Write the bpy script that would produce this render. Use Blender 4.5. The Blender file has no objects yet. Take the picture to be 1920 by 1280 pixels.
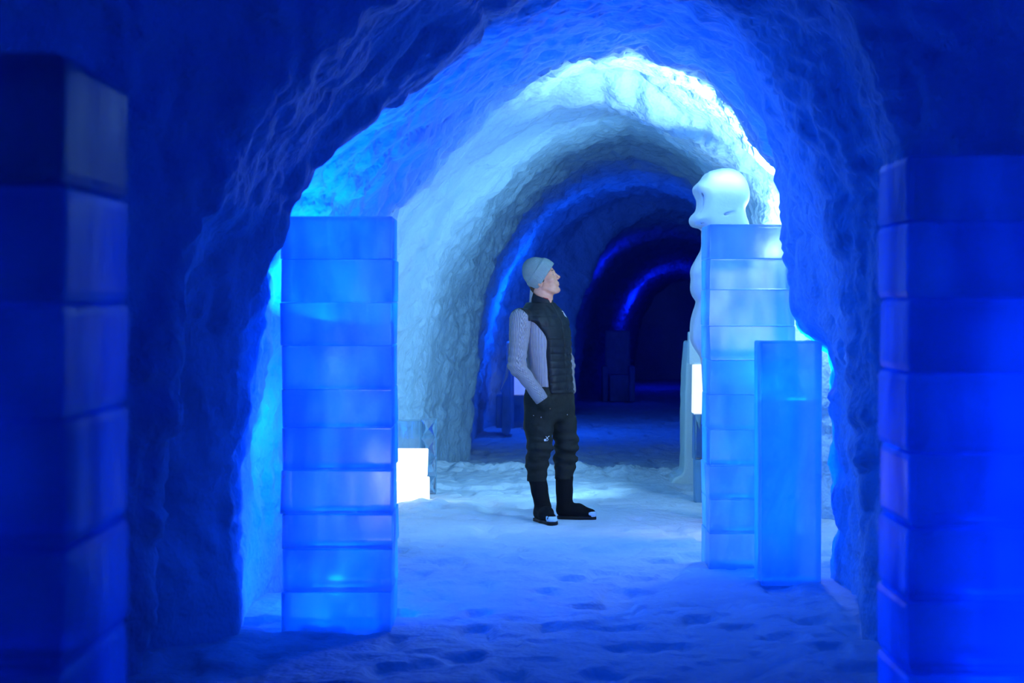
import bpy, bmesh, math, random
import numpy as np
from mathutils import Vector, Matrix

random.seed(7)
rng = np.random.default_rng(11)
SC = bpy.context.scene
COL = SC.collection
PI = math.pi

# ------------------------------------------------------------------ camera
FPX = 3733.33            # 70 mm on 36 mm, 1920 px wide
CAMH = 1.57
CX, HY = 960.0, 560.0    # principal column, horizon row


def at(px, py, Y):
    return ((px - CX) * Y / FPX, Y, CAMH - (py - HY) * Y / FPX)


cam = bpy.data.cameras.new('camera')
cam.lens = 70.0
cam.sensor_width = 36.0
cam.sensor_fit = 'HORIZONTAL'
cam.shift_y = -80.0 / 1920.0
cam.clip_start = 0.05
cam.clip_end = 200
cam.dof.use_dof = True
cam.dof.focus_distance = 13.9
cam.dof.aperture_fstop = 4.0
camo = bpy.data.objects.new('camera', cam)
camo.location = (0, 0, CAMH)
camo.rotation_euler = (PI / 2, 0, 0)
COL.objects.link(camo)
SC.camera = camo

SC.view_settings.view_transform = 'Standard'
SC.view_settings.look = 'None'
SC.view_settings.gamma = 1.0
SC.view_settings.use_curve_mapping = False
SC.view_settings.exposure = 0.0

w = bpy.data.worlds.new('world')
SC.world = w
w.use_nodes = True
w.node_tree.nodes['Background'].inputs[0].default_value = (0.0, 0.004, 0.05, 1)
w.node_tree.nodes['Background'].inputs[1].default_value = 0.1

try:
    SC.cycles.max_bounces = 6
    SC.cycles.diffuse_bounces = 2
    SC.cycles.glossy_bounces = 3
    SC.cycles.transmission_bounces = 4
    SC.cycles.adaptive_threshold = 0.06
    SC.cycles.caustics_reflective = False
    SC.cycles.blur_glossy = 1.0
    SC.cycles.sample_clamp_indirect = 6.0
    SC.cycles.use_denoising = True
except Exception:
    pass

# ------------------------------------------------------------------ noise


def _hash(ix, iy, iz, seed):
    h = (ix.astype(np.uint32) * np.uint32(374761393) + iy.astype(np.uint32) * np.uint32(668265263)
         + iz.astype(np.uint32) * np.uint32(2147483647) + np.uint32((seed * 974634777) & 0xffffffff))
    h = (h ^ (h >> np.uint32(13))) * np.uint32(1274126177)
    h = h ^ (h >> np.uint32(16))
    return (h & np.uint32(0xffff)).astype(np.float32) / 32767.5 - 1.0


def vnoise(P, seed=0):
    P = np.asarray(P, np.float32)
    F = np.floor(P)
    I = F.astype(np.int64)
    t = P - F
    t = t * t * t * (t * (t * 6 - 15) + 10)
    r = 0
    for dx in (0, 1):
        wx = t[:, 0] if dx else 1 - t[:, 0]
        for dy in (0, 1):
            wy = t[:, 1] if dy else 1 - t[:, 1]
            for dz in (0, 1):
                wz = t[:, 2] if dz else 1 - t[:, 2]
                r = r + wx * wy * wz * _hash(I[:, 0] + dx, I[:, 1] + dy, I[:, 2] + dz, seed)
    return r


def fbm(P, octv=4, seed=0, gain=0.5):
    a, r, s = 1.0, 0, 0
    Q = np.asarray(P, np.float32)
    for o in range(octv):
        r = r + a * vnoise(Q, seed + o * 17)
        s += a
        a *= gain
        Q = Q * 2.03 + 3.1
    return r / s


# ------------------------------------------------------------------ object helpers
def mesh_obj(name, verts, faces, mat, parent=None, uv=None, smooth=True):
    me = bpy.data.meshes.new(name)
    me.from_pydata([tuple(map(float, v)) for v in verts], [], [tuple(map(int, f)) for f in faces])
    me.update()
    if smooth:
        me.polygons.foreach_set('use_smooth', [True] * len(me.polygons))
    if mat:
        me.materials.append(mat)
    if uv is not None:
        l = me.uv_layers.new(name='UVMap')
        vi = np.empty(len(me.loops), np.int32)
        me.loops.foreach_get('vertex_index', vi)
        l.data.foreach_set('uv', np.asarray(uv, np.float32)[vi].ravel())
    o = bpy.data.objects.new(name, me)
    COL.objects.link(o)
    if parent:
        o.parent = parent
    return o


def bm_obj(name, bm, mat, parent=None, smooth=False):
    me = bpy.data.meshes.new(name)
    bm.normal_update()
    bm.to_mesh(me)
    bm.free()
    if smooth:
        me.polygons.foreach_set('use_smooth', [True] * len(me.polygons))
    if mat:
        me.materials.append(mat)
    o = bpy.data.objects.new(name, me)
    COL.objects.link(o)
    if parent:
        o.parent = parent
    return o


def thing(name, label, cat, loc=(0, 0, 0), rz=0, group=None):
    o = bpy.data.objects.new(name, None)
    o.empty_display_size = 0.1
    COL.objects.link(o)
    o.location = loc
    o.rotation_euler = (0, 0, rz)
    return tag(o, label, cat, group)


def tag(o, label, cat, group=None):
    o['label'] = label
    o['category'] = cat
    if group:
        o['group'] = group
    return o


def struct(o):
    o['kind'] = 'structure'
    return o


# ------------------------------------------------------------------ materials
def new_mat(name):
    m = bpy.data.materials.new(name)
    m.use_nodes = True
    nt = m.node_tree
    b = nt.nodes['Principled BSDF']
    return m, nt, b


def noise_node(nt, scale, detail=3, rough=0.55, vec=None):
    n = nt.nodes.new('ShaderNodeTexNoise')
    n.inputs['Scale'].default_value = scale
    n.inputs['Detail'].default_value = detail
    n.inputs['Roughness'].default_value = rough
    if vec is not None:
        nt.links.new(vec, n.inputs['Vector'])
    return n


def ramp(nt, fac, stops):
    r = nt.nodes.new('ShaderNodeValToRGB')
    e = r.color_ramp.elements
    while len(e) < len(stops):
        e.new(0.5)
    for i, (p, c) in enumerate(stops):
        e[i].position = p
        e[i].color = c if len(c) == 4 else (*c, 1)
    nt.links.new(fac, r.inputs[0])
    return r


def bump(nt, height, strength, dist, normal=None):
    b = nt.nodes.new('ShaderNodeBump')
    b.inputs['Strength'].default_value = strength
    b.inputs['Distance'].default_value = dist
    nt.links.new(height, b.inputs['Height'])
    if normal is not None:
        nt.links.new(normal, b.inputs['Normal'])
    return b


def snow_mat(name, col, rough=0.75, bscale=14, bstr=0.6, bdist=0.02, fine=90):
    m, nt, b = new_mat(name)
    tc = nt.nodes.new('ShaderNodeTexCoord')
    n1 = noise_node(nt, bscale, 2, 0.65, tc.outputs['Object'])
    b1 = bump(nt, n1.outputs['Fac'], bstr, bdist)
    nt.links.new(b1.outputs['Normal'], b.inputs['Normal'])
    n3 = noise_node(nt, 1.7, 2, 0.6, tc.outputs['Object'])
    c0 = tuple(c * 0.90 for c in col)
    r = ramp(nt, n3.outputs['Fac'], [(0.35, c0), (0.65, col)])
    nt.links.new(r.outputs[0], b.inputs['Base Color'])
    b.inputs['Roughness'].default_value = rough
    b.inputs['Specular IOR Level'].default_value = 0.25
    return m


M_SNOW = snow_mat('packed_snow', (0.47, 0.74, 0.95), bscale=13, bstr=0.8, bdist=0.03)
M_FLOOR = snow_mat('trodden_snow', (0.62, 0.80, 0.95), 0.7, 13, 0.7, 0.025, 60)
M_SCULPT = snow_mat('carved_snow', (0.70, 0.80, 0.86), 0.6, 20, 0.25, 0.01, 120)


def ice_mat(name, tint, frost, rough=0.1, frost_col=(0.75, 0.87, 0.97), seed=0.0, lo=0.38, hi=0.68):
    """clear ice with cloudy, frosted patches inside it"""
    m, nt, b = new_mat(name)
    out = nt.nodes['Material Output']
    tc = nt.nodes.new('ShaderNodeTexCoord')
    oi = nt.nodes.new('ShaderNodeObjectInfo')
    off = nt.nodes.new('ShaderNodeVectorMath')
    off.operation = 'ADD'
    mul = nt.nodes.new('ShaderNodeMath')
    mul.operation = 'MULTIPLY'
    mul.inputs[1].default_value = 37.0
    nt.links.new(oi.outputs['Random'], mul.inputs[0])
    nt.links.new(tc.outputs['Object'], off.inputs[0])
    nt.links.new(mul.outputs[0], off.inputs[1])
    mp = nt.nodes.new('ShaderNodeMapping')
    mp.inputs['Scale'].default_value = (1.0, 1.0, 0.45)
    nt.links.new(off.outputs[0], mp.inputs['Vector'])
    wob = noise_node(nt, 4.0, 2, 0.5, mp.outputs[0])
    b2 = bump(nt, wob.outputs['Fac'], 0.35, 0.03)
    b.inputs['Base Color'].default_value = (*tint, 1)
    b.inputs['Transmission Weight'].default_value = 1.0
    b.inputs['IOR'].default_value = 1.31
    b.inputs['Roughness'].default_value = rough
    nt.links.new(b2.outputs['Normal'], b.inputs['Normal'])
    dif = nt.nodes.new('ShaderNodeBsdfDiffuse')
    dif.inputs['Color'].default_value = (*frost_col, 1)
    trl = nt.nodes.new('ShaderNodeBsdfTranslucent')
    trl.inputs['Color'].default_value = (*frost_col, 1)
    mx = nt.nodes.new('ShaderNodeMixShader')
    mx.inputs[0].default_value = 0.55
    nt.links.new(dif.outputs[0], mx.inputs[1])
    nt.links.new(trl.outputs[0], mx.inputs[2])
    cl = noise_node(nt, 5.0, 2, 0.6, mp.outputs[0])
    mr = nt.nodes.new('ShaderNodeMapRange')
    mr.inputs['From Min'].default_value = lo
    mr.inputs['From Max'].default_value = hi
    mr.inputs['To Min'].default_value = frost[0]
    mr.inputs['To Max'].default_value = frost[1]
    nt.links.new(cl.outputs['Fac'], mr.inputs['Value'])
    mx2 = nt.nodes.new('ShaderNodeMixShader')
    nt.links.new(mr.outputs[0], mx2.inputs[0])
    nt.links.new(b.outputs[0], mx2.inputs[1])
    nt.links.new(mx.outputs[0], mx2.inputs[2])
    nt.links.new(mx2.outputs[0], out.inputs['Surface'])
    return m


M_ICE = ice_mat('block_ice', (0.80, 0.92, 1.0), (0.55, 0.85), 0.2, (0.36, 0.70, 0.97))
M_ICE_CLEAR = ice_mat('clear_ice', (0.70, 0.90, 1.0), (0.06, 0.30), 0.05, (0.40, 0.70, 0.97))
M_ICE_NEAR = ice_mat('cloudy_ice', (0.75, 0.88, 1.0), (0.65, 0.9), 0.25, (0.34, 0.68, 0.97))


def emit_mat(name, col, strength, base=(0.9, 0.95, 1.0)):
    m, nt, b = new_mat(name)
    tc = nt.nodes.new('ShaderNodeTexCoord')
    n = noise_node(nt, 9, 3, 0.5, tc.outputs['Object'])
    r = ramp(nt, n.outputs['Fac'], [(0.3, tuple(c * 0.8 for c in col)), (0.7, col)])
    nt.links.new(r.outputs[0], b.inputs['Emission Color'])
    b.inputs['Emission Strength'].default_value = strength
    b.inputs['Base Color'].default_value = (*base, 1)
    b.inputs['Roughness'].default_value = 0.4
    return m


M_LANTERN = emit_mat('lit_snow_block', (0.93, 0.95, 1.0), 1.8)
M_LIT_ICE = emit_mat('lit_ice_block', (0.9, 0.98, 1.0), 1.0)  # emission stands in for lamp light coming through from behind the block
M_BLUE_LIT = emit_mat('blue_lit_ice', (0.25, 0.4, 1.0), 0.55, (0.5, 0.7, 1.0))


def cloth_mat(name, col, rough=0.8, kind=None, scale=60, strength=0.5, var=0.25, sheen=0.0):
    m, nt, b = new_mat(name)
    tc = nt.nodes.new('ShaderNodeTexCoord')
    n = noise_node(nt, 28, 4, 0.6, tc.outputs['Object'])
    r = ramp(nt, n.outputs['Fac'], [(0.3, tuple(c * (1 - var) for c in col)), (0.7, col)])
    nt.links.new(r.outputs[0], b.inputs['Base Color'])
    b.inputs['Roughness'].default_value = rough
    b.inputs['Specular IOR Level'].default_value = 0.18
    if sheen:
        b.inputs['Sheen Weight'].default_value = sheen
    if kind in ('rib', 'cable'):
        uv = nt.nodes.new('ShaderNodeUVMap')
        sp = nt.nodes.new('ShaderNodeSeparateXYZ')
        nt.links.new(uv.outputs[0], sp.inputs[0])

        def math_(op, a, bb=None):
            k = nt.nodes.new('ShaderNodeMath')
            k.operation = op
            for i, v in enumerate((a, bb)):
                if v is None:
                    continue
                if isinstance(v, (int, float)):
                    k.inputs[i].default_value = v
                else:
                    nt.links.new(v, k.inputs[i])
            return k.outputs[0]
        u = sp.outputs[0]
        v = sp.outputs[1]
        rib = math_('SINE', math_('MULTIPLY', u, scale * 2 * PI))
        rib = math_('MULTIPLY', math_('ADD', rib, 1.0), 0.5)
        h = rib
        if kind == 'cable':
            # a braided cable between u = 0.20 and 0.30
            du = math_('SUBTRACT', u, 0.25)
            inside = math_('LESS_THAN', math_('ABSOLUTE', du), 0.05)
            # crossing slanted strands
            half = math_('LESS_THAN', math_('ABSOLUTE', du), 0.044)
            ph = math_('ADD', math_('MULTIPLY', v, 2 * PI * 30), math_('MULTIPLY', math_('ABSOLUTE', math_('SUBTRACT', math_('ABSOLUTE', du), 0.022)), 130.0))
            br = math_('MULTIPLY', math_('ADD', math_('SINE', ph), 1.0), 0.9)
            edge = math_('MULTIPLY', br, half)
            h = math_('ADD', math_('MULTIPLY', rib, math_('SUBTRACT', 1.0, inside)), math_('MULTIPLY', edge, inside))
        bp = bump(nt, h, strength, 0.005)
        nt.links.new(bp.outputs[0], b.inputs['Normal'])
        dark = nt.nodes.new('ShaderNodeMix')
        dark.data_type = 'RGBA'
        dark.blend_type = 'MULTIPLY'
        dark.inputs['Factor'].default_value = 0.45
        rr = ramp(nt, h, [(0.0, (0.62, 0.62, 0.65)), (0.6, (1, 1, 1))])
        nt.links.new(r.outputs[0], dark.inputs['A'])
        nt.links.new(rr.outputs[0], dark.inputs['B'])
        nt.links.new(dark.outputs['Result'], b.inputs['Base Color'])
    else:
        n2 = noise_node(nt, scale, 3, 0.5, tc.outputs['Object'])
        bp = bump(nt, n2.outputs['Fac'], strength, 0.004)
        nt.links.new(bp.outputs[0], b.inputs['Normal'])
    return m


M_KNIT = cloth_mat('grey_rib_knit', (0.33, 0.315, 0.35), 0.9, 'rib', 44, 0.9, 0.12)
M_CABLE = cloth_mat('grey_cable_knit', (0.33, 0.315, 0.35), 0.9, 'cable', 40, 0.9, 0.12)
M_BEANIE = cloth_mat('grey_green_knit', (0.33, 0.40, 0.37), 0.9, 'rib', 76, 0.8, 0.15)
M_VEST = cloth_mat('black_quilted_nylon', (0.010, 0.012, 0.015), 0.5, None, 90, 0.25)
M_TROUSER = cloth_mat('dark_olive_cloth', (0.014, 0.016, 0.014), 0.8, None, 120, 0.3)
M_BOOT = cloth_mat('black_suede', (0.004, 0.004, 0.005), 0.9, None, 160, 0.3)
M_SOLE = cloth_mat('black_rubber', (0.012, 0.012, 0.013), 0.6, None, 60, 0.2)
M_MARK = cloth_mat('white_print', (0.75, 0.76, 0.8), 0.6, None, 60, 0.1)
M_METAL = cloth_mat('snap_metal', (0.6, 0.6, 0.62), 0.35, None, 60, 0.1)
M_HAIR = cloth_mat('short_brown_hair', (0.10, 0.060, 0.035), 0.8, None, 260, 0.8)
M_RED = cloth_mat('red_lining', (0.45, 0.03, 0.04), 0.7, None, 60, 0.2)

m, nt, b = new_mat('skin')
tc = nt.nodes.new('ShaderNodeTexCoord')
n = noise_node(nt, 22, 4, 0.6, tc.outputs['Object'])
r = ramp(nt, n.outputs['Fac'], [(0.3, (0.58, 0.24, 0.13)), (0.7, (0.74, 0.34, 0.20))])
nt.links.new(r.outputs[0], b.inputs['Base Color'])
b.inputs['Roughness'].default_value = 0.5
b.inputs['Subsurface Weight'].default_value = 0.15
b.inputs['Subsurface Radius'].default_value = (0.01, 0.004, 0.002)
n = noise_node(nt, 160, 3, 0.6, tc.outputs['Object'])
nt.links.new(bump(nt, n.outputs['Fac'], 0.15, 0.002).outputs[0], b.inputs['Normal'])
M_SKIN = m
M_EYE = cloth_mat('eye_white', (0.38, 0.36, 0.36), 0.3, None, 20, 0.0)
M_IRIS = cloth_mat('iris', (0.05, 0.09, 0.12), 0.2, None, 20, 0.0)

# ------------------------------------------------------------------ the cave: one vault swept through rings given in the photograph
#  each ring: depth Y, outline left floor -> apex -> right floor (pixels at that depth)
RINGS = [
    (-3.0, None, [(-3.3, -0.3), (-3.4, 1.5), (-2.9, 2.9), (-1.6, 3.9), (0.2, 4.3)], [(0.2, 4.3), (2.0, 3.9), (3.2, 2.9), (3.7, 1.5), (3.6, -0.3)]),
    (5.6, None, [(-3.0, -0.3), (-3.1, 1.5), (-2.6, 2.8), (-1.4, 3.7), (0.3, 4.1)], [(0.3, 4.1), (1.9, 3.7), (2.9, 2.8), (3.3, 1.5), (3.2, -0.3)]),
    (7.4, None, [(-2.1, -0.3), (-2.1, 1.2), (-1.9, 2.3), (-1.1, 3.2), (0.4, 3.75)], [(0.4, 3.75), (1.6, 3.4), (2.3, 2.6), (2.5, 1.4), (2.5, -0.3)]),
    (8.3, 'px', [(262, 1420), (284, 1185), (310, 900), (318, 862), (350, 812), (364, 760), (376, 640), (372, 520), (400, 400), (500, 230), (640, 70), (820, -60), (1020, -140), (1200, -160)],
     [(1200, -160), (1400, -110), (1560, 20), (1660, 220), (1700, 420), (1725, 700), (1740, 1000), (1750, 1420)]),
    (8.75, 'px', [(222, 1400), (236, 1180), (246, 900), (262, 750), (300, 640), (360, 530), (430, 420), (530, 260), (660, 110), (840, -20), (1020, -90), (1200, -105)],
     [(1200, -105), (1390, -60), (1530, 60), (1620, 240), (1665, 420), (1690, 700), (1705, 1000), (1712, 1400)]),
    (9.25, 'px', [(440, 1340), (452, 1180), (458, 900), (466, 700), (482, 580), (528, 485), (545, 430), (610, 325), (710, 220), (830, 105), (950, 15), (1080, -35), (1215, -40)],
     [(1215, -40), (1350, 20), (1450, 130), (1515, 280), (1560, 450), (1595, 700), (1610, 1000), (1620, 1340)]),
    (9.4, 'px', [(450, 1330), (458, 1170), (462, 900), (468, 700), (480, 580), (496, 485), (508, 425), (575, 325), (700, 221), (833, 109), (951, 20), (1080, -28), (1215, -33)],
     [(1215, -33), (1348, 28), (1447, 136), (1511, 281), (1557, 448), (1592, 700), (1608, 1000), (1617, 1325)]),
    (9.95, 'px', [(460, 1285), (470, 1120), (478, 900), (488, 700), (502, 560), (516, 485), (528, 420), (605, 320), (730, 226), (841, 121), (957, 43), (1080, 3), (1212, -4)],
     [(1212, -4), (1344, 49), (1438, 148), (1500, 287), (1542, 440), (1582, 700), (1605, 1000), (1612, 1295)]),
    (10.3, 'px', [(470, 1260), (480, 1100), (490, 900), (505, 700), (540, 560), (590, 430), (660, 330), (750, 235), (850, 140), (960, 65), (1080, 25), (1210, 15)],
     [(1210, 15), (1340, 65), (1430, 160), (1490, 290), (1530, 430), (1575, 700), (1605, 1000), (1612, 1260)]),
    (11.3, 'px', [(560, 1220), (570, 1060), (585, 850), (610, 650), (660, 500), (712, 418), (800, 300), (895, 195), (980, 130), (1070, 93), (1195, 80)],
     [(1195, 80), (1320, 125), (1410, 215), (1448, 320), (1466, 430), (1476, 540), (1486, 612), (1534, 662), (1544, 740), (1548, 900), (1556, 1220)]),
    (11.68, 'px', [(560, 1180), (565, 1000), (585, 800), (620, 620), (672, 500), (735, 405), (820, 290), (910, 195), (990, 135), (1080, 104), (1200, 96)],
     [(1200, 96), (1310, 135), (1400, 225), (1460, 330), (1515, 430), (1590, 640), (1590, 900), (1595, 1180)]),
    (13.2, 'px', [(600, 1140), (605, 1000), (625, 800), (660, 620), (715, 480), (790, 370), (870, 280), (950, 205), (1030, 150), (1100, 128), (1190, 128)],
     [(1190, 128), (1300, 175), (1400, 262), (1462, 345), (1525, 450), (1610, 640), (1625, 850), (1625, 1140)]),
    (14.1, 'px', [(590, 1120), (595, 950), (630, 750), (690, 590), (750, 460), (820, 360), (900, 280), (975, 215), (1045, 165), (1110, 142), (1190, 142)],
     [(1190, 142), (1295, 185), (1392, 268), (1442, 345), (1490, 450), (1560, 640), (1575, 850), (1580, 1120)]),
    (14.45, 'px', [(600, 1100), (605, 900), (645, 700), (705, 560), (780, 440), (850, 350), (930, 285), (1010, 230), (1100, 202), (1180, 205)],
     [(1180, 205), (1240, 240), (1310, 290), (1370, 325), (1408, 365), (1430, 440), (1460, 640), (1480, 850), (1485, 1100)]),
    (17.0, 'px', [(745, 1000), (750, 850), (777, 680), (815, 540), (870, 430), (940, 345), (1020, 285), (1100, 252), (1180, 240)],
     [(1180, 240), (1260, 268), (1330, 330), (1375, 420), (1400, 540), (1420, 720), (1425, 1000)]),
    (19.2, 'px', [(832, 900), (836, 800), (850, 680), (872, 560), (915, 450), (975, 365), (1040, 312), (1110, 280), (1180, 268)],
     [(1180, 268), (1260, 292), (1320, 345), (1360, 420), (1385, 540), (1400, 700), (1400, 900)]),
    (20.1, 'px', [(884, 880), (888, 780), (898, 660), (915, 540), (950, 440), (1000, 368), (1060, 322), (1115, 300), (1180, 290)],
     [(1180, 290), (1250, 312), (1305, 358), (1345, 430), (1370, 540), (1385, 700), (1385, 880)]),
    (21.2, 'px', [(870, 860), (874, 780), (886, 660), (910, 540), (950, 440), (1010, 370), (1070, 330), (1120, 312), (1190, 302)],
     [(1190, 302), (1260, 325), (1320, 370), (1360, 440), (1385, 540), (1400, 700), (1400, 860)]),
    (24.8, 'px', [(908, 820), (912, 740), (925, 640), (950, 550), (1000, 455), (1060, 395), (1120, 362), (1200, 348)],
     [(1200, 348), (1270, 362), (1330, 400), (1370, 470), (1390, 560), (1400, 680), (1400, 820)]),
    (27.0, 'px', [(975, 800), (980, 720), (990, 630), (1012, 545), (1050, 470), (1100, 415), (1150, 385), (1220, 372)],
     [(1220, 372), (1290, 382), (1340, 420), (1375, 480), (1395, 570), (1400, 680), (1400, 800)]),
    (27.6, 'px', [(1082, 790), (1084, 720), (1088, 650), (1100, 570), (1125, 500), (1160, 448), (1200, 415), (1250, 404)],
     [(1250, 404), (1300, 410), (1340, 440), (1372, 490), (1390, 570), (1395, 680), (1395, 790)]),
    (28.6, 'px', [(1040, 785), (1042, 720), (1050, 640), (1070, 560), (1100, 495), (1140, 450), (1190, 425), (1250, 414)],
     [(1250, 414), (1310, 424), (1360, 455), (1395, 510), (1415, 580), (1420, 680), (1420, 785)]),
    (33.0, 'px', [(1100, 760), (1102, 700), (1110, 640), (1128, 575), (1155, 525), (1190, 490), (1225, 472), (1260, 466)],
     [(1260, 466), (1305, 474), (1345, 500), (1380, 545), (1400, 590), (1410, 650), (1412, 760)]),
    (40.0, 'px', [(1190, 735), (1192, 690), (1196, 650), (1206, 605), (1222, 570), (1240, 548), (1262, 536), (1285, 532)],
     [(1285, 532), (1310, 538), (1335, 552), (1355, 575), (1368, 605), (1374, 650), (1376, 735)]),
]
NH = 150


def resample(pts, n):
    p = np.array(pts, float)
    # smooth the hand-set polyline with a dense Catmull-Rom
    q = np.vstack([2 * p[0] - p[1], p, 2 * p[-1] - p[-2]])
    out = []
    for i in range(1, len(q) - 2):
        for t in np.linspace(0, 1, 12, endpoint=False):
            a, b_, c, d = q[i - 1], q[i], q[i + 1], q[i + 2]
            out.append(0.5 * (2 * b_ + (c - a) * t + (2 * a - 5 * b_ + 4 * c - d) * t * t + (3 * b_ - a - 3 * c + d) * t ** 3))
    out.append(p[-1])
    out = np.array(out)
    s = np.r_[0, np.cumsum(np.linalg.norm(np.diff(out, axis=0), axis=1))]
    t = np.linspace(0, s[-1], n)
    return np.c_[np.interp(t, s, out[:, 0]), np.interp(t, s, out[:, 1])]


ringY, ringXZ = [], []
for Y, mode, L, R in RINGS:
    if mode == 'px':
        L = [(at(x, y, Y)[0], at(x, y, Y)[2]) for x, y in L]
        R = [(at(x, y, Y)[0], at(x, y, Y)[2]) for x, y in R]
    # sink the feet of the vault into the floor
    L[0] = (L[0][0], -0.35)
    R[-1] = (R[-1][0], -0.35)
    ringY.append(Y)
    ringXZ.append(np.vstack([resample(L, NH), resample(R, NH)[1:]]))
ringY = np.array(ringY)
ringXZ = np.array(ringXZ)                     # (rings, n, 2)

ys = [-3.0]
while ys[-1] < 40.0:
    y = ys[-1]
    step = 0.30 if y < 5 else 0.06 if y < 7.6 else 0.028 if y < 14.8 else 0.042 if y < 21 else 0.09 if y < 29 else 0.3
    ys.append(y + step)
ys = np.array(ys)
NP = ringXZ.shape[1]
idx = np.clip(np.searchsorted(ringY, ys, side='right') - 1, 0, len(ringY) - 2)
tt = np.clip((ys - ringY[idx]) / (ringY[idx + 1] - ringY[idx]), 0, 1)
base = ringXZ[idx] * (1 - tt)[:, None, None] + ringXZ[idx + 1] * tt[:, None, None]
# soften the ring corners a little along the depth
for _ in range(2):
    base[1:-1] = 0.25 * base[:-2] + 0.5 * base[1:-1] + 0.25 * base[2:]
G = np.zeros((len(ys), NP, 3))
G[:, :, 0] = base[:, :, 0]
G[:, :, 1] = ys[:, None]
G[:, :, 2] = base[:, :, 1]


def grid_normals(G):
    du = np.gradient(G, axis=0)
    dv = np.gradient(G, axis=1)
    n_ = np.cross(du, dv)
    n_ /= np.linalg.norm(n_, axis=2, keepdims=True) + 1e-9
    return n_


def vault_displace(G):
    N = grid_normals(G)
    # make sure N points into the tunnel
    c = G.mean(axis=1, keepdims=True)
    s = np.sign(((c - G) * N).sum(axis=2).mean())
    N = N * s
    P = G.reshape(-1, 3)
    Y = P[:, 1]
    warp = np.c_[fbm(P * 0.9, 3, 5), fbm(P * 0.9 + 9, 3, 6), fbm(P * 0.9 + 21, 3, 8)] * 0.35
    Q = P + warp
    big = fbm(Q * 1.3, 3, 1) * 0.07
    # clods: rounded lumps with creases between them
    lump = np.abs(vnoise(Q * np.array([4.2, 3.0, 4.8]), 31))
    lump2 = np.abs(vnoise(Q * np.array([9.5, 7.0, 10.5]) + 4, 37))
    d = big + 0.055 * (lump - 0.35) + 0.034 * (lump2 - 0.35) + 0.012 * fbm(P * 22, 3, 3)
    # thin layered ledges where the inner arch was cut, running along the arch
    lay = np.exp(-((Y - 12.0) / 0.75) ** 2)
    ph = (Y + 0.10 * fbm(P * 2.2, 2, 77) - 0.10 * P[:, 2]) / 0.17
    saw = ph - np.floor(ph)
    d = d + lay * 0.060 * (saw - 0.5)
    # broken slabs on the lit left shoulder
    slab = np.floor(vnoise(Q * np.array([2.4, 1.6, 3.4]), 91) * 3) / 3
    d = d + 0.035 * slab * np.exp(-((Y - 14.0) / 2.2) ** 2)
    far = np.clip((Y - 3) / 4, 0.5, 1)
    low = np.clip((P[:, 2] + 0.2) / 0.6, 0.3, 1)
    # lumpy snow is calmer on the walls low down
    d = d * far * low
    return (P + N.reshape(-1, 3) * (d - 0.02)[:, None]).reshape(G.shape)


G = vault_displace(G)
# vertex normals on the whole, so the split pieces shade without a seam
NN = grid_normals(G)
c = G.mean(axis=1, keepdims=True)
NN = NN * np.sign(((c - G) * NN).sum(axis=2).mean())


def grid_piece(name, i0, i1, j0, j1, mat, kind=True):
    g = G[i0:i1 + 1, j0:j1 + 1]
    n_ = NN[i0:i1 + 1, j0:j1 + 1].reshape(-1, 3)
    a, b_ = g.shape[:2]
    ii, jj = np.meshgrid(np.arange(a - 1), np.arange(b_ - 1), indexing='ij')
    v0 = (ii * b_ + jj).ravel()
    F = np.c_[v0, v0 + 1, v0 + b_ + 1, v0 + b_]
    # orientation check
    P = g.reshape(-1, 3)
    fn = np.cross(P[F[:, 1]] - P[F[:, 0]], P[F[:, 3]] - P[F[:, 0]])
    if (fn * n_[F[:, 0]]).sum() < 0:
        F = F[:, ::-1]
    o = mesh_obj(name, P, F, mat)
    try:
        o.data.normals_split_custom_set_from_vertices([tuple(x) for x in n_])
    except Exception:
        pass
    if kind:
        struct(o)
    return o


def yi(y):
    return int(np.searchsorted(ys, y))


jl, jr = int(NP * 0.29), int(NP * 0.71)
# hall with its arched end wall, lit chamber, far tunnel
SPANS = [('hall', 0, yi(9.3)), ('arch', yi(9.3), yi(10.6)), ('arch', yi(10.6), yi(11.45)), ('chamber', yi(11.45), yi(14.45)), ('chamber', yi(14.45), yi(20.1)), ('tunnel', yi(20.1), len(ys) - 1)]
for k, (nm, i0, i1) in enumerate(SPANS):
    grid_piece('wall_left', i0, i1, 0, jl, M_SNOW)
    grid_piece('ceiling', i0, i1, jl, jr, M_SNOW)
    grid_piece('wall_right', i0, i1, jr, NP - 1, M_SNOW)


def end_cap(name, i):
    ring = G[i]
    c0 = ring.mean(axis=0)
    P = np.vstack([ring, c0[None]])
    F = [(k, k + 1, len(ring)) for k in range(len(ring) - 1)] + [(len(ring) - 1, 0, len(ring))]
    struct(mesh_obj(name, P, F, M_SNOW, smooth=False))


end_cap('wall_back', len(ys) - 1)
end_cap('wall_front', 0)


# ------------------------------------------------------------------ floor
def smooth01(x, a, b_):
    t = np.clip((x - a) / (b_ - a), 0, 1)
    return t * t * (3 - 2 * t)


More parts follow.
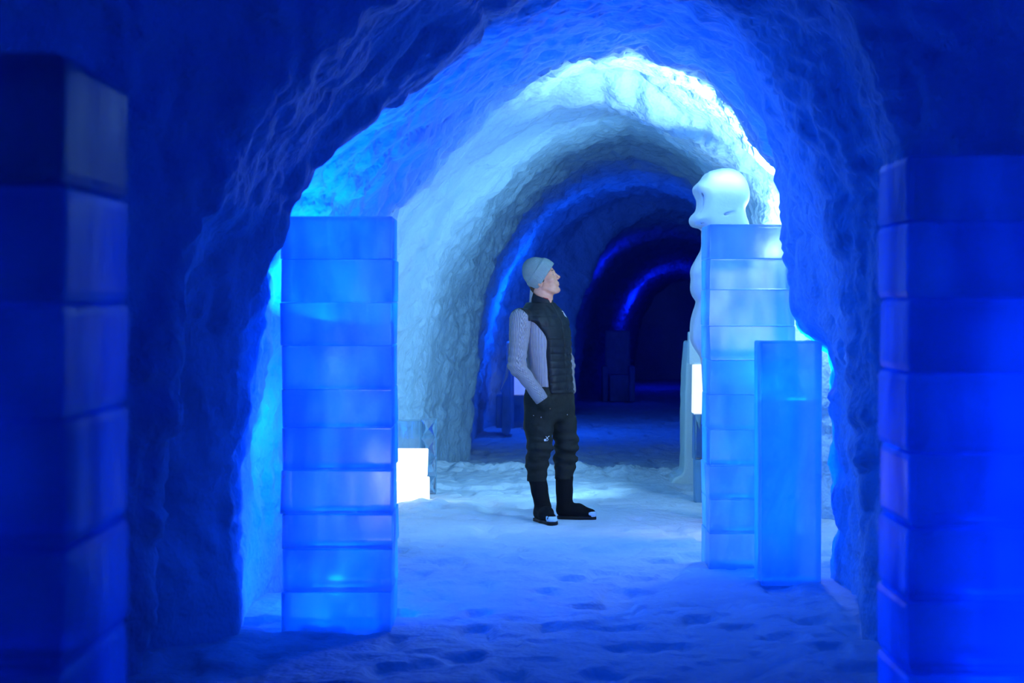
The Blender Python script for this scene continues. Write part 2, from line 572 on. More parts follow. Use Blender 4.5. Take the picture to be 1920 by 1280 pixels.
def floor_z(X, Y):
    P = np.c_[X, Y, np.zeros_like(X)]
    z = 0.020 * fbm(P * np.array([0.9, 0.7, 1]), 3, 41)
    z += 0.016 * (np.abs(vnoise(P * np.array([3.1, 2.2, 1]), 43)) - 0.4)
    # foot-worn dents
    dn = vnoise(P * np.array([5.5, 4.0, 1]) + 2, 47)
    z -= 0.034 * smooth01(dn, 0.22, 0.62)
    z -= 0.012 * smooth01(vnoise(P * np.array([11, 8, 1]) + 5, 48), 0.25, 0.6)
    z += 0.006 * fbm(P * 14, 2, 49)
    # sill of broken snow across the second arch, and the step down past it
    ys_ = 18.2 - 0.55 * smooth01(X, 0.2, 1.5) + 0.12 * fbm(P * np.array([1.6, 1.0, 1]), 2, 53)
    d = Y - ys_
    rub = 0.35 + 0.55 * np.abs(vnoise(P * 6.5, 59)) + 0.5 * np.abs(vnoise(P * 15, 60))
    z += 0.085 * np.exp(-(d / 0.33) ** 2) * rub
    z -= 0.05 * smooth01(d, 0.15, 0.7)
    # rubble by the lit block at the left
    z += 0.07 * np.exp(-(((X + 0.62) / 0.32) ** 2 + ((Y - 15.0) / 0.35) ** 2)) * (0.5 + 0.5 * np.abs(vnoise(P * 9, 61)))
    # flat where the man and the pillars stand
    def flat(x, y, r_):
        return np.exp(-(((X - x) ** 2 + (Y - y) ** 2) / r_ ** 2) ** 2)
    k = 1 - np.clip(flat(0.30, 14.05, 0.42) * 0.92, 0, 1)
    return z * k


xs_f = np.r_[np.arange(-4, -1.8, 0.12), np.arange(-1.8, 2.6, 0.026), np.arange(2.6, 4.2, 0.12)]
ys_f = []
y = -3.2
while y < 41:
    ys_f.append(y)
    y += 0.25 if y < 6 else 0.028 if y < 19.5 else 0.07 if y < 26 else 0.3
ys_f = np.array(ys_f)
XX, YY = np.meshgrid(xs_f, ys_f, indexing='ij')
ZZ = floor_z(XX.ravel().astype(float), YY.ravel().astype(float))
a, b_ = XX.shape
ii, jj = np.meshgrid(np.arange(a - 1), np.arange(b_ - 1), indexing='ij')
v0 = (ii * b_ + jj).ravel()
struct(mesh_obj('floor', np.c_[XX.ravel(), YY.ravel(), ZZ], np.c_[v0, v0 + b_, v0 + b_ + 1, v0 + 1], M_FLOOR))


# ------------------------------------------------------------------ ice blocks
def block_bm(x0, x1, y0, y1, z0, z1, bev=0.010, jit=0.004, cuts=0):
    bm = bmesh.new()
    bmesh.ops.create_cube(bm, size=1.0)
    for v in bm.verts:
        v.co = Vector((x0 + (v.co.x + 0.5) * (x1 - x0) + random.uniform(-jit, jit),
                       y0 + (v.co.y + 0.5) * (y1 - y0) + random.uniform(-jit, jit),
                       z0 + (v.co.z + 0.5) * (z1 - z0)))
    bmesh.ops.bevel(bm, geom=list(bm.edges), offset=bev, segments=2, profile=0.6, affect='EDGES')
    return bm


def pillar(label, x0, x1, y0, y1, zs, mat, bev=0.006, shift=0.006, group=None):
    cx, cy = (x0 + x1) / 2, (y0 + y1) / 2
    t = thing('ice_block_stack', label, 'ice stack', (cx, cy, 0), 0, group)
    for k in range(len(zs) - 1):
        dx, dy = random.uniform(-shift, shift), random.uniform(-shift, shift)
        bm = block_bm(x0 - cx + dx, x1 - cx + dx, y0 - cy + dy, y1 - cy + dy, zs[k] + 0.0006, zs[k + 1] - 0.0006, bev)
        bm_obj('ice_block', bm, mat, t, smooth=False)
    return t


def zpix(Y, rows):
    return [CAMH - (r - HY) * Y / FPX for r in rows]


# left middle pillar
YL = 9.40
zl = zpix(YL, [1190, 1110, 1030, 964, 882, 802, 730, 648, 567, 486, 405])
zl[0] = -0.03
pillar('tall bright blue ice block stack left of the man, hiding part of the white lantern',
       at(528, 0, YL)[0], at(735, 0, YL)[0], YL, YL + 0.50, zl, M_ICE)
# right middle pillar
YR = 11.60
zr = zpix(YR, [1075, 1000, 937, 873, 806, 740, 675, 611, 543, 485, 420])
zr[0] = -0.03
rp = pillar('tall pale-topped ice block stack right of the man, in front of the snow figure',
       at(1331, 0, YR)[0], at(1492, 0, YR)[0], YR, YR + 0.50, zr, M_ICE)
# near right pillar, out of focus
YN = 5.26
zn = zpix(YN, [1680, 1540, 1405, 1265, 1130, 990, 850, 700, 560, 415, 290])
zn[0] = -0.03
pillar('blurred glowing deep blue ice block stack in front, right of the short upright ice block',
       at(1703, 0, YN)[0], at(1703, 0, YN)[0] + 0.62, YN, YN + 0.44, zn, M_ICE_NEAR, 0.02, 0.004)
# near left pillar, far out of focus
YF = 3.18
zf = zpix(YF, [2400, 2180, 1950, 1720, 1490, 1260, 1035, 790, 570, 345, 95])
zf[0] = -0.03
pillar('blurred dark navy ice block stack in front of the dark snow wall, leftmost of four',
       at(118, 0, YF)[0] - 0.60, at(118, 0, YF)[0], YF, YF + 0.55, zf, M_ICE_NEAR, 0.02, 0.004)

# upright slab leaning by the right pillar
YS = 11.02
sx0, sx1 = at(1427, 0, YS)[0], at(1541, 0, YS)[0]
o = bm_obj('upright_ice_block', block_bm(sx0, sx1, YS, YS + 0.30, -0.02, zpix(YS, [640])[0], 0.012), M_ICE)
tag(o, 'short smooth upright blue ice block standing in front of the tall pale-topped stack', 'ice block')

# lit snow block at the left wall (two courses)
YW = 15.15
t = thing('ice_lantern', 'glowing white block lantern on the floor behind the bright blue ice stack', 'lantern', (at(747, 0, YW)[0], YW + 0.2, 0))
x0, x1 = -0.22, at(799, 0, YW)[0] - at(747, 0, YW)[0]
bm_obj('lit_block', block_bm(x0, x1, -0.2, 0.2, -0.04, 0.185, 0.012, 0.012), M_LANTERN, t)
bm_obj('lit_block', block_bm(x0 + 0.02, x1 - 0.004, -0.2, 0.19, 0.189, 0.405, 0.012, 0.012), M_LANTERN, t)


# clear faceted block behind it, diamond cuts on its end
def faceted_block(x0, x1, y0, y1, h):
    bm = bmesh.new()
    nz = 4
    # main body
    vs = []
    for z in (0, h):
        vs.append([bm.verts.new((x, y, z)) for x, y in ((x0, y0), (x1, y0), (x1, y1), (x0, y1))])
    bm.faces.new(vs[0][::-1])
    bm.faces.new(vs[1])
    cut = 0.035

    def diamond(pa, pb, inward, n):
        # a strip between vertical edges pa and pb, divided into n diamonds with sunk centres
        pass
    sides = [(0, 1), (1, 2), (2, 3), (3, 0)]
    for i, j in sides:
        a0, a1, b0, b1 = vs[0][i], vs[1][i], vs[0][j], vs[1][j]
        nrm = Vector((b0.co.y - a0.co.y, -(b0.co.x - a0.co.x), 0)).normalized()
        # grid of points along the face, X-cut: centre points pushed out, edge midpoints in
        cols = 2
        rows = 4
        A = [a0] + [bm.verts.new(a0.co.lerp(a1.co, k / rows)) for k in range(1, rows)] + [a1]
        B = [b0] + [bm.verts.new(b0.co.lerp(b1.co, k / rows)) for k in range(1, rows)] + [b1]
        for k in range(rows):
            cpt = (A[k].co + A[k + 1].co + B[k].co + B[k + 1].co) / 4 - nrm * 0.022
            cv = bm.verts.new(cpt)
            for q in ((A[k], B[k]), (B[k], B[k + 1]), (B[k + 1], A[k + 1]), (A[k + 1], A[k])):
                bm.faces.new((q[0], q[1], cv))
    bmesh.ops.remove_doubles(bm, verts=bm.verts, dist=1e-4)
    bmesh.ops.recalc_face_normals(bm, faces=bm.faces)
    return bm


YC = 16.0
t = thing('faceted_ice_block', 'clear ice block cut with diamond facets behind the glowing white lantern', 'ice block', ((at(790, 0, YC)[0]), YC, 0))
bx = at(790, 0, YC)[0]
bm_obj('cut_block', faceted_block(at(790, 0, YC)[0] - bx, at(817, 0, YC)[0] - bx, -0.02, 0.20, 0.60), M_ICE_CLEAR, t)
bm_obj('plain_block', block_bm(-0.24, -0.006, 0.0, 0.22, -0.02, 0.59, 0.008), M_ICE_CLEAR, t)

# ------------------------------------------------------------------ signed-distance modelling


def sd_cap(P, a, b, ra, rb):
    a, b = np.asarray(a, np.float32), np.asarray(b, np.float32)
    ba = b - a
    t = np.clip(((P - a) @ ba) / (ba @ ba + 1e-12), 0, 1)
    d = np.linalg.norm(P - a - t[:, None] * ba, axis=1)
    return d - (ra + (rb - ra) * t)


def sd_ell(P, c, r):
    q = (P - np.asarray(c, np.float32)) / np.asarray(r, np.float32)
    k0 = np.linalg.norm(q, axis=1)
    k1 = np.linalg.norm(q / np.asarray(r, np.float32), axis=1) + 1e-9
    return k0 * (k0 - 1) / k1


def sd_box(P, c, h, r=0.0):
    q = np.abs(P - np.asarray(c, np.float32)) - (np.asarray(h, np.float32) - r)
    return np.linalg.norm(np.maximum(q, 0), axis=1) + np.minimum(q.max(axis=1), 0) - r


def smin(a, b, k):
    h = np.clip(0.5 + 0.5 * (b - a) / k, 0, 1)
    return b * (1 - h) + a * h - k * h * (1 - h)


def smax(a, b, k):
    return -smin(-a, -b, k)


def surf_nets(f, lo, hi, h):
    lo = np.asarray(lo, float)
    hi = np.asarray(hi, float)
    n = np.maximum(np.ceil((hi - lo) / h).astype(int) + 1, 3)
    ax = [lo[i] + h * np.arange(n[i]) for i in range(3)]
    V = np.empty(n, np.float32)
    yy, zz = np.meshgrid(ax[1], ax[2], indexing='ij')
    per = max(1, int(400000 // (n[1] * n[2])))
    for i0 in range(0, n[0], per):
        i1 = min(n[0], i0 + per)
        X = np.repeat(ax[0][i0:i1], n[1] * n[2])
        P = np.c_[X, np.tile(yy.ravel(), i1 - i0), np.tile(zz.ravel(), i1 - i0)].astype(np.float32)
        V[i0:i1] = f(P).reshape(i1 - i0, n[1], n[2])
    S = V < 0
    corners = [(i, j, k) for i in (0, 1) for j in (0, 1) for k in (0, 1)]
    cnt = sum(S[i:n[0] - 1 + i, j:n[1] - 1 + j, k:n[2] - 1 + k].astype(np.int8) for i, j, k in corners)
    act = np.argwhere((cnt > 0) & (cnt < 8))
    ids = -np.ones(n - 1, np.int64)
    ids[act[:, 0], act[:, 1], act[:, 2]] = np.arange(len(act))
    acc = np.zeros((len(act), 3))
    num = np.zeros(len(act))
    for c0 in corners:
        for d in range(3):
            if c0[d] == 1:
                continue
            c1 = list(c0)
            c1[d] = 1
            va = V[act[:, 0] + c0[0], act[:, 1] + c0[1], act[:, 2] + c0[2]]
            vb = V[act[:, 0] + c1[0], act[:, 1] + c1[1], act[:, 2] + c1[2]]
            m_ = (va < 0) != (vb < 0)
            t = np.where(m_, va / (va - vb + 1e-20), 0)
            p = np.tile(np.array(c0, float), (len(act), 1))
            p[:, d] += t
            acc[m_] += p[m_]
            num += m_
    verts = lo + (act + acc / num[:, None]) * h
    faces = []
    for d in range(3):
        u, v = (d + 1) % 3, (d + 2) % 3
        sl0 = [slice(None)] * 3
        sl1 = [slice(None)] * 3
        sl0[d] = slice(0, n[d] - 1)
        sl1[d] = slice(1, n[d])
        a_, b2 = S[tuple(sl0)], S[tuple(sl1)]
        e = np.argwhere(a_ != b2)
        e = e[(e[:, u] > 0) & (e[:, v] > 0) & (e[:, u] < n[u] - 1) & (e[:, v] < n[v] - 1)]
        if not len(e):
            continue
        flip = a_[e[:, 0], e[:, 1], e[:, 2]]
        q = []
        for du, dv in ((-1, -1), (0, -1), (0, 0), (-1, 0)):
            c_ = e.copy()
            c_[:, u] += du
            c_[:, v] += dv
            q.append(ids[c_[:, 0], c_[:, 1], c_[:, 2]])
        q = np.array(q).T
        q[~flip] = q[~flip][:, ::-1]
        faces.append(q)
    F = np.vstack(faces)
    F = F[(F >= 0).all(axis=1)]
    return verts, F


# ------------------------------------------------------------------ snow figure behind the right pillar
YG = 13.75
HG = zpix(YG, [0])[0]


def gpx(x, y):
    p = at(x, y, YG)
    return p[0], p[2]


def outline_sdf(pts):
    poly = np.array(resample(pts + [pts[0]], 160)[:-1], np.float32)

    def f(XZ):
        d = np.full(len(XZ), 1e9, np.float32)
        inside = np.zeros(len(XZ), bool)
        k = len(poly)
        for i in range(k):
            a_, b2 = poly[i], poly[(i + 1) % k]
            e = b2 - a_
            w_ = XZ - a_
            t = np.clip((w_ @ e) / (e @ e + 1e-12), 0, 1)
            d = np.minimum(d, ((w_ - t[:, None] * e) ** 2).sum(axis=1))
            cnd = (a_[1] > XZ[:, 1]) != (b2[1] > XZ[:, 1])
            xi = a_[0] + (XZ[:, 1] - a_[1]) * (b2[0] - a_[0]) / (b2[1] - a_[1] + 1e-12)
            inside ^= cnd & (XZ[:, 0] < xi)
        d = np.sqrt(d)
        return np.where(inside, -d, d)
    return f


def loft(fn, y0, y1, rnd):
    """an outline given real thickness, with well rounded shoulders"""
    c_, h_ = (y0 + y1) / 2, (y1 - y0) / 2

    def f(P):
        d2 = fn(P[:, [0, 2]]) + rnd
        dy = np.abs(P[:, 1] - c_) - h_ + rnd
        return np.minimum(np.maximum(d2, dy), 0) + np.sqrt(np.maximum(d2, 0) ** 2 + np.maximum(dy, 0) ** 2) - rnd
    return f


head_pts = [gpx(*p) for p in [(1352, 315), (1370, 315), (1388, 322), (1400, 337), (1406, 358), (1405, 375), (1399, 390), (1401, 405), (1406, 425),
                              (1398, 440), (1360, 442), (1330, 438), (1322, 426), (1306, 421), (1301, 412), (1303, 403), (1313, 391), (1315, 372), (1308, 356), (1308, 346),
                              (1318, 336), (1330, 322)]]
hf = loft(outline_sdf(head_pts), YG - 0.05, YG + 0.46, 0.085)
zl_ = gpx(0, 404)[1]


def head_f(P):
    d = hf(P)
    # brim: a raised lip round the face edge and along the jaw
    line = sd_cap(P, (*gpx(1317, 406)[:1], YG + 0.0, gpx(0, 414)[1]), (gpx(1376, 0)[0], YG - 0.05, gpx(0, 397)[1]), 0.018, 0.005)
    line = np.minimum(line, sd_cap(P, (gpx(1319, 0)[0], YG + 0.0, gpx(0, 358)[1]), (gpx(1321, 0)[0], YG - 0.0, gpx(0, 380)[1]), 0.010, 0.010))
    line = np.minimum(line, sd_cap(P, (gpx(1321, 0)[0], YG + 0.0, gpx(0, 380)[1]), (gpx(1313, 0)[0], YG - 0.0, gpx(0, 398)[1]), 0.010, 0.010))
    d = smax(d, -line, 0.005)
    return d + 0.004 * vnoise(P * 11, 3)


fig = thing('snow_figure', 'white carved snow figure with rounded head behind the tall pale-topped ice stack', 'sculpture', (at(1370, 0, YG)[0], YG + 0.2, 0))
fo = np.array(fig.location)
x0, z0 = gpx(1290, 450)
x1, z1 = gpx(1416, 305)
V_, F_ = surf_nets(head_f, (x0, YG - 0.1, z0), (x1, YG + 0.52, z1), 0.007)
mesh_obj('head', V_ - fo, F_, M_SCULPT, fig)
body_pts = [gpx(*p) for p in [(1322, 430), (1322, 462), (1314, 478), (1304, 496), (1300, 510), (1302, 522), (1301, 540), (1306, 556), (1313, 564), (1309, 580), (1304, 598),
                              (1302, 618), (1303, 640), (1312, 660), (1322, 680), (1326, 740), (1326, 850), (1326, 925), (1334, 934), (1410, 934), (1420, 925), (1426, 800), (1427, 680), (1422, 560), (1408, 440)]]
bf = loft(outline_sdf(body_pts), YG + 0.02, YG + 0.42, 0.10)
V_, F_ = surf_nets(lambda P: bf(P) + 0.006 * vnoise(P * 7, 13), (gpx(1285, 0)[0], YG - 0.05, -0.05), (gpx(1440, 0)[0], YG + 0.5, gpx(0, 425)[1]), 0.016)
mesh_obj('torso', V_ - fo, F_, M_SCULPT, fig)

# pale slab with a flared foot at the figure's left, and the lit block tucked by it
YP = 17.0
slab_pts = [at(x, y, YP)[::2] for x, y in [(1290, 642), (1297, 640), (1303, 660), (1305, 800), (1312, 925), (1258, 925), (1262, 898), (1277, 890), (1283, 872), (1284, 780), (1286, 700)]]
sf = loft(outline_sdf(slab_pts), YP, YP + 0.5, 0.02)
V_, F_ = surf_nets(lambda P: sf(P) + 0.003 * vnoise(P * 12, 23), (at(1250, 0, YP)[0], YP - 0.05, -0.08), (at(1320, 0, YP)[0], YP + 0.55, 1.35), 0.010)
M_RIME = snow_mat('rimed_ice', (0.62, 0.84, 0.86), 0.45, 40, 0.6, 0.01, 150)
o = mesh_obj('upright_snow_block', V_, F_, M_RIME)
tag(o, 'thin pale upright snow block with flared foot beside the snow figure', 'snow block')
YB = 15.3
t = thing('lit_ice_block', 'white glowing ice block on a clear block beside the thin upright snow block', 'lantern', (at(1312, 0, YB)[0], YB + 0.08, 0))
bx0, bx1 = at(1300, 0, YB)[0] - t.location.x, at(1332, 0, YB)[0] - t.location.x
zb = zpix(YB, [940, 862, 776, 684, 622])
bm_obj('lit_block', block_bm(bx0, bx1, -0.08, 0.07, zb[2] + 0.002, zb[3], 0.010, 0.004), M_LIT_ICE, t)
bm_obj('frosted_block', block_bm(at(1292, 0, YB)[0] - t.location.x, bx1, -0.07, 0.08, zb[3] + 0.002, zb[4], 0.012, 0.004), M_RIME, t)
bm_obj('clear_block', block_bm(bx0 + 0.005, bx1, -0.08, 0.07, zb[1], zb[2] - 0.002, 0.010, 0.004), M_ICE_CLEAR, t)
bm_obj('clear_block', block_bm(bx0 + 0.012, bx1, -0.085, 0.07, -0.02, zb[1] - 0.003, 0.010, 0.004), M_ICE, t)

# ------------------------------------------------------------------ far ice furniture
# left niche: carved ice seat with a curved side, and a block stack with a lit cap
YA = 23.6
seat = thing('ice_chair', 'blue ice chair with curved sides behind the man, beside the clear ice table', 'chair', (at(950, 0, YA)[0], YA + 0.3, -0.05))
so = np.array(seat.location)
side = [at(x, y, YA)[::2] for x, y in [(951, 643), (956, 642), (957, 655), (957, 740), (957, 808), (941, 808), (941, 740), (937, 731), (946, 708), (951, 680)]]
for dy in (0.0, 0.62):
    fsd = loft(outline_sdf(side), YA + dy, YA + dy + 0.10, 0.008)
    V_, F_ = surf_nets(fsd, (at(918, 0, YA)[0], YA + dy - 0.05, -0.12), (at(965, 0, YA)[0], YA + dy + 0.16, 1.15), 0.010)
    pnl = mesh_obj('side_panel', V_ - so, F_, M_ICE, seat)
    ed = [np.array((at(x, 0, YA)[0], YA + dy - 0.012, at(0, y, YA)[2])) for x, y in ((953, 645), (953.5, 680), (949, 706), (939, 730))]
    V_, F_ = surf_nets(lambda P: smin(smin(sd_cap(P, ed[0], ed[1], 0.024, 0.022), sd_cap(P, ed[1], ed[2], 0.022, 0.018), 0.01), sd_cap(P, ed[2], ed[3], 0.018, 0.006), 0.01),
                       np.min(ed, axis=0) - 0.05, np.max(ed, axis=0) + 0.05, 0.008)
    mesh_obj('lit_edge', V_ - so, F_, M_SCULPT, pnl)  # white strip stands in for light catching the panel's curved edge
bm_obj('seat', block_bm(-0.13, 0.03, -0.2, 0.32, 0.08, 0.46, 0.015), M_ICE, seat)
bm_obj('backrest', block_bm(0.035, 0.09, -0.2, 0.32, 0.08, 1.02, 0.015), M_ICE, seat)
YK = 25.0
t = thing('ice_table', 'clear ice block stack with violet lit top block close behind the man', 'table', (at(985, 0, YK)[0], YK + 0.2, -0.05))
tx0, tx1 = at(958, 0, YK)[0] - t.location.x, at(1010, 0, YK)[0] - t.location.x
zk = zpix(YK, [808, 740, 704])
bm_obj('clear_block', block_bm(tx0, tx1, -0.2, 0.2, -0.02, zk[1] + 0.045, 0.012), M_ICE_CLEAR, t)
bm_obj('lit_block', block_bm(tx0, tx1 - 0.09, -0.2, 0.2, zk[1] + 0.052, zk[2] + 0.05, 0.012), M_BLUE_LIT, t)

# far throne-like chair
YT = 31.5
ch = thing('ice_throne', 'dim blue high backed ice chair far back in the dark tunnel', 'chair', (at(1162, 0, YT)[0], YT + 0.3, -0.06))


def tx(px):
    return at(px, 0, YT)[0] - ch.location.x


zt = [z + 0.06 for z in zpix(YT, [748, 690, 620])]
bm_obj('backrest', block_bm(tx(1138), tx(1186), 0.22, 0.34, 0.0, zt[2], 0.03), M_ICE, ch)
bm_obj('seat', block_bm(tx(1144), tx(1180), -0.22, 0.22, 0.0, 0.42, 0.02), M_ICE, ch)
for p, q in ((1130, 1140), (1181, 1191)):
    bm_obj('armrest', block_bm(tx(p), tx(q), -0.28, 0.22, 0.0, zt[1] + 0.03, 0.02), M_ICE, ch)

# ------------------------------------------------------------------ the man
MX, MY = 0.264, 14.10
man = thing('person', 'man in grey knit beanie, black quilted vest and dark trousers standing, looking up', 'person', (MX, MY, 0))
CA, SA = math.cos(math.radians(35)), math.sin(math.radians(35))


def B(f, r_, z):
    return np.array([f * CA - r_ * SA, -f * SA - r_ * CA, z], np.float32)


def toB(P):
    return P[:, 0] * CA - P[:, 1] * SA, -P[:, 0] * SA - P[:, 1] * CA, P[:, 2]


TZ = np.array([0.74, 0.82, 0.88, 0.95, 1.05, 1.15, 1.28, 1.38, 1.44, 1.49, 1.53, 1.57, 1.62])
TF0 = np.array([0.00, 0.00, 0.00, 0.00, -0.005, -0.015, -0.030, -0.045, -0.055, -0.065, -0.072, -0.078, -0.08])
TRF = np.array([0.120, 0.135, 0.135, 0.130, 0.126, 0.128, 0.136, 0.132, 0.120, 0.100, 0.080, 0.068, 0.060])
TRR = np.array([0.150, 0.180, 0.180, 0.172, 0.165, 0.168, 0.185, 0.200, 0.198, 0.170, 0.115, 0.078, 0.060])


def torso(P, grow=0.0):
    f, r_, z = toB(P)
    f0 = np.interp(z, TZ, TF0)
    rf = np.interp(z, TZ, TRF) + grow
    rr = np.interp(z, TZ, TRR) + grow
    k = (np.abs((f - f0) / rf) ** 2.3 + np.abs(r_ / rr) ** 2.3) ** (1 / 2.3)
    return (k - 1) * np.minimum(rf, rr) * 0.9


RS, RE, RW = B(-0.10, 0.212, 1.425), B(-0.08, 0.285, 1.10), B(0.075, 0.205, 0.868)
LS, LE, LW = B(-0.10, -0.205, 1.425), B(-0.05, -0.290, 1.10), B(0.015, -0.232, 0.905)


def arm_d(P, S, E, W, r0=0.080, r1=0.058, r2=0.047):
    return smin(sd_cap(P, S, E, r0, r1), sd_cap(P, E, W, r1, r2), 0.03)


R_LEG = [(-0.062, -0.070, 0.88, 0.112), (-0.078, -0.075, 0.67, 0.100), (-0.070, -0.085, 0.53, 0.084), (-0.088, -0.065, 0.42, 0.076), (-0.089, -0.055, 0.285, 0.070)]
L_LEG = [(0.060, 0.080, 0.88, 0.110), (0.098, 0.090, 0.68, 0.096), (0.124, 0.085, 0.55, 0.082), (0.114, 0.105, 0.42, 0.077), (0.110, 0.110, 0.285, 0.070)]


def leg_d(P, L, grow=0.0):
    d = None
    for a_, b2 in zip(L[:-1], L[1:]):
        e = sd_cap(P, a_[:3], b2[:3], a_[3] + grow, b2[3] + grow)
        d = e if d is None else smin(d, e, 0.03)
    return d


# --- head, in its own frame: x forward, y to the man's left, z up
HO = np.array([-0.050, 0.040, 1.690])
HR = np.array((Matrix.Rotation(math.radians(-9), 3, 'Z') @ Matrix.Rotation(math.radians(-17), 3, 'Y')))


def h2w(p):
    return HO + HR @ np.asarray(p, float)


def w2h(p):
    return HR.T @ (np.asarray(p, float) - HO)


NB = w2h(B(-0.062, 0, 1.46))


def head_sdf(P):
    Q = P.copy()
    Q[:, 1] = np.abs(Q[:, 1])
    d = sd_ell(P, (0.002, 0, 0.052), (0.100, 0.077, 0.088))
    d = smin(d, sd_ell(P, (0.050, 0, -0.018), (0.058, 0.058, 0.086)), 0.03)
    d = smin(d, sd_cap(Q, (0.012, 0.052, -0.042), (0.072, 0.024, -0.088), 0.019, 0.018), 0.025)          # jaw
    d = smin(d, sd_ell(P, (0.088, 0, -0.088), (0.020, 0.023, 0.019)), 0.020)                            # chin
    d = smin(d, sd_ell(Q, (0.070, 0.046, -0.004), (0.022, 0.020, 0.017)), 0.022)                        # cheekbone
    d = smin(d, sd_cap(Q, (0.094, 0.012, 0.047), (0.083, 0.046, 0.046), 0.011, 0.009), 0.014)           # brow
    d = smax(d, -sd_ell(Q, (0.112, 0.033, 0.025), (0.022, 0.019, 0.013)), 0.012)                        # eye socket
    d = smin(d, sd_cap(P, (0.100, 0, 0.034), (0.124, 0, -0.003), 0.0085, 0.0105), 0.010)                # nose bridge
    d = smin(d, sd_ell(Q, (0.112, 0.011, -0.009), (0.012, 0.0085, 0.008)), 0.006)                       # nostril wing
    d = smax(d, -sd_ell(Q, (0.119, 0.0065, -0.0165), (0.005, 0.0035, 0.005)), 0.003)
    d = smin(d, sd_cap(Q, (0.107, 0.0, -0.039), (0.094, 0.022, -0.045), 0.0072, 0.004), 0.008)          # lips
    d = smin(d, sd_cap(Q, (0.105, 0.0, -0.054), (0.094, 0.020, -0.049), 0.0075, 0.004), 0.008)
    d = smax(d, -sd_cap(Q, (0.116, 0.0, -0.0465), (0.096, 0.025, -0.0475), 0.0025, 0.002), 0.003)
    d = smin(d, sd_ell(Q, (0.0885, 0.033, 0.0325), (0.0142, 0.018, 0.0085)), 0.004)                        # upper lid
    d = smin(d, sd_ell(Q, (0.0885, 0.033, 0.0145), (0.0135, 0.017, 0.0068)), 0.004)                        # lower lid
    # ear
    e = sd_ell(Q, (-0.006, 0.080, -0.004), (0.019, 0.011, 0.033))
    e = smax(e, -sd_ell(Q, (0.000, 0.090, 0.002), (0.010, 0.008, 0.019)), 0.004)
    d = smin(d, e, 0.006)
    # neck
    n_ = sd_cap(P, (-0.022, 0, -0.040), NB, 0.060, 0.066)
    n_ = smin(n_, sd_cap(P, (0.030, 0, -0.085), NB + np.array([0.05, 0, 0.02]), 0.026, 0.03), 0.03)
    return smin(d, n_, 0.018)


hv, hf_ = surf_nets(head_sdf, (-0.14, -0.11, -0.25), (0.15, 0.11, 0.16), 0.0026)
hv = (HR @ hv.T).T + HO


def hand_d(P, W, dirv):
    """relaxed hand inside the pocket: palm, four unequal fingers and a thumb"""
    d0 = np.array(dirv, float)
    d0 = d0 / np.linalg.norm(d0)
    side = np.cross(B(0, 1, 0), d0)
    side /= np.linalg.norm(side)
    d = sd_cap(P, W + d0 * 0.03, W + d0 * 0.075, 0.022, 0.028)
    for k, ln in enumerate((0.072, 0.082, 0.076, 0.060)):
        o_ = side * (k - 1.5) * 0.019
        a_ = W + d0 * 0.082 + o_
        d = smin(d, sd_cap(P, a_, a_ + d0 * ln, 0.0095, 0.0075), 0.006)
    a_ = W + d0 * 0.02 + side * 0.02
    return smin(d, sd_cap(P, a_, a_ + d0 * 0.055 + side * 0.03, 0.012, 0.009), 0.008)


RHd = np.array([0.040, 0.120, -0.10])
LHd = np.array([-0.02, -0.06, -0.10])


def body_sdf(P):
    d = smax(torso(P, -0.022), 0.80 - P[:, 2], 0.04)
    d = smin(d, arm_d(P, RS, RE, RW, 0.060, 0.042, 0.030), 0.03)
    d = smin(d, arm_d(P, LS, LE, LW, 0.060, 0.042, 0.030), 0.03)
    d = smin(d, leg_d(P, R_LEG, -0.024), 0.03)
    d = smin(d, leg_d(P, L_LEG, -0.024), 0.03)
    d = np.minimum(d, np.minimum(hand_d(P, RW, RHd), hand_d(P, LW, LHd)))
    d = smin(d, sd_cap(P, (-0.089, -0.055, 0.285), (-0.062, -0.03, 0.08), 0.045, 0.036), 0.02)
    d = smin(d, sd_cap(P, (0.110, 0.110, 0.285), (0.105, 0.118, 0.08), 0.045, 0.036), 0.02)
    d = smin(d, sd_cap(P, (-0.065, -0.05, 0.06), (0.01, -0.21, 0.045), 0.034, 0.028), 0.02)
    d = smin(d, sd_cap(P, (0.110, 0.118, 0.06), (0.28, 0.095, 0.045), 0.034, 0.028), 0.02)
    return smax(d, P[:, 2] - 1.56, 0.01)


bv, bf_ = surf_nets(body_sdf, (-0.36, -0.42, 0.0), (0.36, 0.40, 1.60), 0.009)
body = mesh_obj('body', np.vstack([hv, bv]), list(hf_) + list(bf_ + len(hv)), M_SKIN, man)
for sgn in (-1, 1):
    bm = bmesh.new()
    bmesh.ops.create_uvsphere(bm, u_segments=20, v_segments=14, radius=0.0118)
    M4 = Matrix.Translation(h2w((0.0845, 0.033 * sgn, 0.0235))) @ Matrix(HR.tolist()).to_4x4() @ Matrix.Rotation(PI / 2, 4, 'Y')
    bmesh.ops.transform(bm, matrix=M4, verts=bm.verts)
    e_ = bm_obj('eye', bm, M_EYE, body, smooth=True)
    e_.data.materials.append(M_IRIS)
    fwd = HR @ np.array([0.97, 0.05 * sgn, 0.22])
    c_ = Vector(h2w((0.0845, 0.033 * sgn, 0.0235)))
    for p in e_.data.polygons:
        if (p.center - c_).normalized().dot(Vector(fwd)) > 0.86:
            p.material_index = 1
